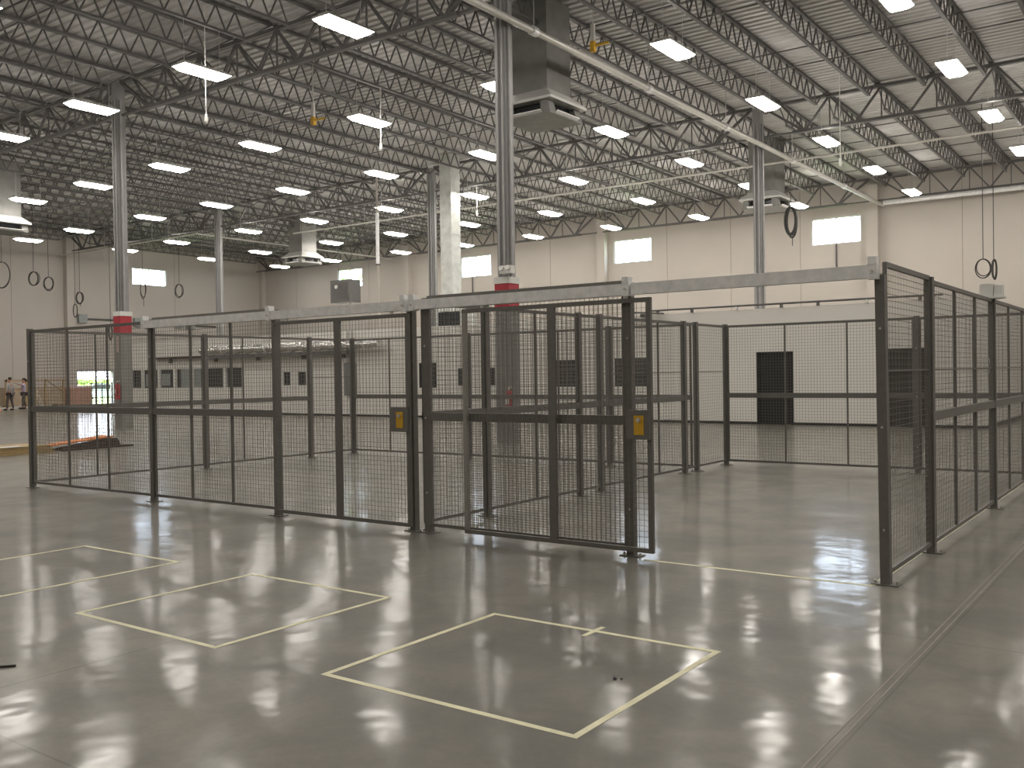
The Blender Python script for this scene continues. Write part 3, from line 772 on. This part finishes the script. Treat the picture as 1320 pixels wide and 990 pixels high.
# wall conduits
def wconduit(y0, y1, z, label, boxes):
    t = thing('wall_conduit', label, 'conduit', (XL, 0, 0), 0, 'conduit runs on the left wall')
    obj('conduit_run', MB().cyl((.08,y0,z), (.08,y1,z), .06, n=8), M['truss'], t)
    for yb in boxes: obj('junction_box', MB().box(0,.25,yb-.3,yb+.3,z-.28,z+.3), M['pale'], t)
wconduit(34.8, 37.0, 5.75, 'dark conduit run on the left wall left of the red-banded column', [34.6])
wconduit(39.3, 41.9, 5.65, 'dark conduit run between two pale boxes on the left wall', [38.7,42.0])
wconduit(43.2, 45.5, 5.55, 'dark conduit run with one pale box towards the back corner', [43.0])
def bconduit(x, z0, z1, label):
    t = thing('wall_conduit', label, 'conduit', (x, YB, 0), 0, 'vertical conduits on the back wall')
    obj('conduit_run', MB().cyl((0,-.06,z0), (0,-.06,z1), .04, n=8), M['truss'], t)
    obj('junction_box', MB().box(-.22,.22,-.16,0,z0-.25,z0), M['elec'], t)
bconduit(-15.2, 6.7, 8.1, 'vertical conduit with box under the back wall window by the right pilaster')
bconduit(-39.2, 5.6, 8.1, 'vertical conduit under the back wall window between duct and near column')

# ------------------------------------------------------------------ far left things
t = thing('plywood_stack', 'low tan plywood stack on the floor beyond the left cage', 'plywood', (-21.9, 8.5, 0))
for i, z in enumerate((0,.06,.12)): obj('plywood_sheet', MB().box(-.62+.02*i,.62-.02*i,-2.8,2.95-.04*i,z,z+.055), M['tan'], t)
tag(obj('paper_sheet', MB().box(-21.6,-21.3,10.3,10.75,.18,.187), M['white']), 'white paper lying on the low tan plywood stack', 'paper')
t = thing('steel_ramp', 'dark brown steel ramp wedge with orange top edge on the floor beyond the left cage', 'ramp', (-21.5, 11.75, 0))
obj('ramp_body', MB().add([(-.55,0,0),(0,0,0),(0,1.5,0),(-.55,1.5,0),(-.55,0,.02),(0,0,.10),(0,1.4,.22),(-.55,1.4,.22)],
    [(3,2,1,0),(4,5,6,7),(0,1,5,4),(1,2,6,5),(2,3,7,6),(3,0,4,7)]), M['rust'], t)
obj('base_angle', MB().box(-.02,.12,-.05,1.75,0,.05), M['rust'], t)
obj('orange_sheet', MB().add([(-.6,-.2,.10),(-.1,-.2,.12),(-.1,1.35,.24),(-.6,1.35,.25),(-.6,-.2,.13),(-.1,-.2,.15),(-.1,1.35,.27),(-.6,1.35,.28)],
    [(3,2,1,0),(4,5,6,7),(0,1,5,4),(1,2,6,5),(2,3,7,6),(3,0,4,7)]), M['orange'], t)

t = thing('box_stack', 'reddish brown carton stack under pink film beside the open dock door', 'carton', (-58.6, 33.0, 0))
obj('carton', MB().box(-.6,.6,-.7,.7,.12,1.15), M['brown'], t)
obj('film_cover', MB().box(-.63,.63,-.73,.73,1.15,1.28), M['film'], t)
obj('pallet', MB().box(-.6,.6,-.7,.7,.09,.12).box(-.6,.6,-.7,-.6,0,.09).box(-.6,.6,-.05,.05,0,.09).box(-.6,.6,.6,.7,0,.09), M['tan2'], t)
t = thing('lumber_crate', 'long pale timber crate frame standing along the left wall behind mesh', 'crate', (-58.4, 30.0, 0))
obj('side_panel', MB().box(-.35,.35,-1.7,1.9,.15,1.25), M['tan2'], t)
for y in (-1.7,-.5,.7,1.85): obj('upright', MB().box(.35,.42,y-.06,y+.06,0,1.75), M['tan'], t)
obj('top_rail', MB().box(.35,.42,-1.8,2.0,1.6,1.75), M['tan2'], t); obj('skid', MB().box(-.35,.35,-1.6,-1.4,0,.15).box(-.35,.35,1.5,1.7,0,.15), M['tan'], t)
obj('brace', MB().bar((.44,.7,1.7), (.44,1.9,.9), .08,.04), M['tan'], t)
o = obj('safety_netting', MB().prism([(-54.7,0),(-53.7,0),(-53.8,.14),(-54.1,.26),(-54.5,.3)], 23.6,25.9), M['orange']); tag(o, 'crumpled orange safety netting pile at the left picture edge', 'netting')
t = thing('bollard', 'yellow bollard at the left jamb of the open dock door', 'bollard', (-59.9, 33.95, 0))
obj('pole', MB().cyl((0,0,0), (0,0,1.15), .08, n=12).ball((0,0,1.15), .08,.08,.05), M['yellow'], t)
t = thing('guard_rail', 'dark metal guard rail standing across the open dock door', 'guard rail', (-59.6, 35.2, 0))
m = MB()
for y in (-.55,.2,.9): m.box(-.03,.03,y-.03,y+.03,0,1.45)
obj('rail_post', m, M['black'], t)
m = MB()
for z in (.45,.9,1.38): m.box(-.02,.02,-.6,.95,z,z+.05)
obj('rail_bar', m, M['black'], t)
t = thing('step_ladder', 'yellow step ladder beside the person in the lilac shirt', 'ladder', (-56.7, 29.35, 0))
obj('rail', MB().bar((0,-.15,0), (.1,-.05,1.1), .05,.03).bar((.35,-.15,0), (.25,-.05,1.1), .05,.03), M['yellow'], t)
obj('rear_leg', MB().bar((0,.35,0), (.1,.0,1.1), .04,.03).bar((.35,.35,0), (.25,.0,1.1), .04,.03), M['white'], t)
for z in (.25,.5,.75,1.0): obj('step', MB().box(.03,.32,-.15+z*.09,-.05+z*.09,z,z+.03), M['white'], t)
tag(obj('plank', MB().box(-57.3,-57.0,27.3,30.3,0.,.1), M['white']), 'white plank on the floor behind the two people', 'plank')

# outside
struct('ground', MB().box(-140, XL-.25, -40, 110, -.35, -.05), M['grass'])
gnd = struct('ground_rear', MB().box(XL-.25, 60, YB+.25, 110, -.35, -.05), M['grass'])
def tree(x, y, h, r, label, name='tree'):
    t = thing(name, label, 'tree', (x, y, -.05), 0, 'trees outside the building')
    obj('trunk', MB().cyl((0,0,0), (0,0,h*.6), .22, .12, n=8), M['bark'], t)
    rnd = random.Random(int(x*3+y)); m = MB()
    for q in range(170):
        a = rnd.uniform(0, 2*math.pi); b = math.acos(rnd.uniform(-1,1)); k_ = rnd.uniform(.55,1)
        c = Vector((r*k_*math.sin(b)*math.cos(a), r*k_*math.sin(b)*math.sin(a), h*.65+h*.36*k_*math.cos(b)))
        u = Vector((rnd.uniform(-1,1), rnd.uniform(-1,1), rnd.uniform(-1,1))).normalized(); v = u.orthogonal().normalized(); s = rnd.uniform(.22,.45)
        m.add([c-u*s, c-v*s*.6, c+u*s, c+v*s*.6], [(0,1,2,3)])
    obj('foliage', m, M['leaf'], t)
def hedge(x, y, ln, h, label):
    t = thing('hedge', label, 'hedge', (x, y, -.05), 0, 'hedges outside the dock door'); rnd = random.Random(int(y)); m = MB()
    for q in range(1500):
        c = Vector((rnd.uniform(-.6,.6), rnd.uniform(-ln/2,ln/2), rnd.uniform(.1,h)))
        u = Vector((rnd.uniform(-1,1), rnd.uniform(-1,1), rnd.uniform(-1,1))).normalized(); v = u.orthogonal().normalized(); s_ = rnd.uniform(.12,.25)
        m.add([c-u*s_, c-v*s_*.6, c+u*s_, c+v*s_*.6], [(0,1,2,3)])
    obj('foliage', m, M['leaf'], t); obj('stem', MB().cyl((0,0,0), (0,0,h*.7), .08, n=6), M['bark'], t)
hedge(-80, 45.0, 6.5, 1.7, 'low green hedge outside the open dock door, left part')
hedge(-80, 52.2, 6.5, 1.5, 'low green hedge outside the open dock door, right part')
tree(-60.5, 60, 12.3, 2.6, 'tree outside the leftmost back wall window')
t = thing('car', 'pale blue car parked outside the open dock door', 'car', (-72.5, 43.4, -.05), 1.0)
obj('body', MB().prism([(-2.1,.3),(2.1,.3),(2.15,.75),(1.3,.9),(.7,1.4),(-.9,1.42),(-1.6,.95),(-2.15,.85)], -.85,.85), M['carpaint'], t)
obj('side_window', MB().prism([(-1.3,.95),(1.1,.92),(.6,1.33),(-.8,1.35)], -.87,.87), M['dkwin'], t)
for sx in (-1.3,1.3):
    for sy_ in (-.75,.75): obj('wheel', MB().cyl((sx,sy_-.1,.32), (sx,sy_+.1,.32), .32, n=18), M['tyre'], t)

# ------------------------------------------------------------------ people
def skin_mesh(name, verts, edges, radii, material, root=0, sub=1):
    me = bpy.data.meshes.new(name); me.from_pydata(verts, edges, [])
    o = bpy.data.objects.new(name, me); C.objects.link(o)
    md = o.modifiers.new('skin', 'SKIN'); md.use_smooth_shade = True
    if not me.skin_vertices: pass
    sv = me.skin_vertices[0].data if me.skin_vertices else None
    for i, r in enumerate(radii):
        rr = r if isinstance(r, tuple) else (r, r)
        sv[i].radius = rr; sv[i].use_root = (i == root)
    if sub: s = o.modifiers.new('sub', 'SUBSURF'); s.levels = sub; s.render_levels = sub
    dg = bpy.context.evaluated_depsgraph_get(); dg.update()
    out = bpy.data.meshes.new_from_object(o.evaluated_get(dg)); out.name = name
    bpy.data.objects.remove(o)
    out.materials.clear(); out.materials.append(material)
    for p in out.polygons: p.use_smooth = True; p.material_index = 0
    return out
def person(loc, rz, H, shirt, label, reach=False):
    t = thing('person', label, 'person', loc, rz, 'people by the left wall'); s = H/1.8
    # facing -y ; left = +x
    J = {'pel':(0,0,.95), 'waist':(0,0,1.08), 'chest':(0,-.01,1.30), 'neck0':(0,0,1.46), 'neck':(0,-.01,1.53), 'head':(0,-.02,1.62), 'crown':(0,-.015,1.72)}
    R = {'pel':(.15,.11), 'waist':(.14,.10), 'chest':(.165,.115), 'neck0':(.09,.07), 'neck':.055, 'head':(.075,.09), 'crown':(.06,.07)}
    E = [('pel','waist'),('waist','chest'),('chest','neck0'),('neck0','neck'),('neck','head'),('head','crown')]
    J['nose'] = (0,-.115,1.625); R['nose'] = .012; E.append(('head','nose'))
    for sd, sx in (('l',1),('r',-1)):
        J['ear'+sd] = (sx*.085,-.01,1.625); R['ear'+sd] = .014; E.append(('head','ear'+sd))
        J['sh'+sd] = (sx*.18,0,1.42); R['sh'+sd] = .065
        if reach and sd == 'l':
            el, wr, hd = (sx*.30,-.20,1.38), (sx*.34,-.44,1.47), (sx*.345,-.51,1.49)
        elif reach:
            el, wr, hd = (sx*.27,-.08,1.16), (sx*.2,-.3,1.12), (sx*.19,-.36,1.13)
        else:
            el, wr, hd = (sx*.27,.03,1.15), (sx*.29,-.05,.90), (sx*.29,-.07,.84)
        J['el'+sd] = el; R['el'+sd] = .043; J['wr'+sd] = wr; R['wr'+sd] = .028; J['hd'+sd] = hd; R['hd'+sd] = (.04,.02)
        E += [('chest','sh'+sd),('sh'+sd,'el'+sd),('el'+sd,'wr'+sd),('wr'+sd,'hd'+sd)]
        dv = (Vector(hd)-Vector(wr)).normalized(); side = Vector((0,1,0)) if abs(dv.z) > .6 else Vector((1,0,0))
        for q in range(4):
            b0 = Vector(hd)+dv*.035+side*(.024*(q-1.5)); ln = (.065,.078,.072,.055)[q]
            b1 = b0+dv*ln*.5+Vector((-sx*.004,0,0)); b2 = b0+dv*ln+Vector((-sx*.014,0,0))
            for i_, b_ in enumerate((b0,b1,b2)): J['f%s%d%d' % (sd,q,i_)] = tuple(b_); R['f%s%d%d' % (sd,q,i_)] = .009
            E += [('hd'+sd,'f%s%d0' % (sd,q)), ('f%s%d0' % (sd,q),'f%s%d1' % (sd,q)), ('f%s%d1' % (sd,q),'f%s%d2' % (sd,q))]
        th = Vector(wr)+dv*.03-side*.045; J['t'+sd] = tuple(th); R['t'+sd] = .010; J['tt'+sd] = tuple(th+dv*.045-side*.01); R['tt'+sd] = .009
        E += [('wr'+sd,'t'+sd),('t'+sd,'tt'+sd)]
        fwd = -.10 if sd == 'l' else .10
        J['hip'+sd] = (sx*.10,0,.88); R['hip'+sd] = .09; J['kn'+sd] = (sx*.11,fwd*.5-.03,.50); R['kn'+sd] = .062
        J['an'+sd] = (sx*.12,fwd,.09); R['an'+sd] = .042; J['toe'+sd] = (sx*.13,fwd-.17,.03); R['toe'+sd] = (.04,.026)
        E += [('pel','hip'+sd),('hip'+sd,'kn'+sd),('kn'+sd,'an'+sd),('an'+sd,'toe'+sd)]
    keys = list(J)
    def sub(sel, grow, nm, m, root):
        ks = [k_ for k_ in keys if k_ in sel]; ix = {k_: i for i, k_ in enumerate(ks)}
        vs = [tuple(c*s for c in J[k_]) for k_ in ks]
        rs = []
        for k_ in ks:
            r = R[k_]; r = r if isinstance(r, tuple) else (r, r); rs.append(tuple(q*s*grow for q in r))
        ed = [(ix[a], ix[b]) for a, b in E if a in ix and b in ix]
        return obj(nm, skin_mesh(nm, vs, ed, rs, m, ix[root]), None, t)
    sub(keys, 1., 'body', M['skin'], 'pel')
    sub(['pel','waist','chest','neck0','shl','shr','ell','elr'] + (['wrl','wrr'] if not reach else []), 1.13, 'shirt', shirt, 'waist')
    sub(['pel','hipl','hipr','knl','knr','anl','anr'], 1.2, 'trousers', M['trousers'], 'pel')
    for sd in 'lr':
        a = Vector(J['an'+sd]); b = Vector(J['toe'+sd])
        obj('shoe', MB().ball((b.x*s,(a.y+b.y)/2*s-.01,.045), .052,.15,.05), M['shoe'], t)
    obj('hair', MB().ball((0,.012*s,1.715*s), .088*s,.105*s,.085*s), M['hair'], t)
    return t
# facing roughly the camera / to the right
person((-54.4, 26.75, 0), -1.1, 1.88, M['shirtg'], 'person in a light grey shirt and grey trousers walking by the left wall')
person((-56.4, 28.55, 0), -.3, 1.83, M['shirtl'], 'person in a lilac shirt reaching an arm forward by the left wall', True)

# ------------------------------------------------------------------ world and view
w = bpy.data.worlds.new('sky'); SC.world = w; w.use_nodes = True
bg = w.node_tree.nodes['Background']; bg.inputs['Color'].default_value = (.80,.88,1,1); bg.inputs['Strength'].default_value = 28.
SC.view_settings.view_transform = 'Standard'; SC.view_settings.look = 'None'
SC.view_settings.gamma = 1; SC.view_settings.use_curve_mapping = False
SC.view_settings.exposure = -.6
SC.cycles.max_bounces = 8; SC.cycles.diffuse_bounces = 4; SC.cycles.glossy_bounces = 4
SC.cycles.sample_clamp_indirect = 6.
SC.cycles.use_denoising = True
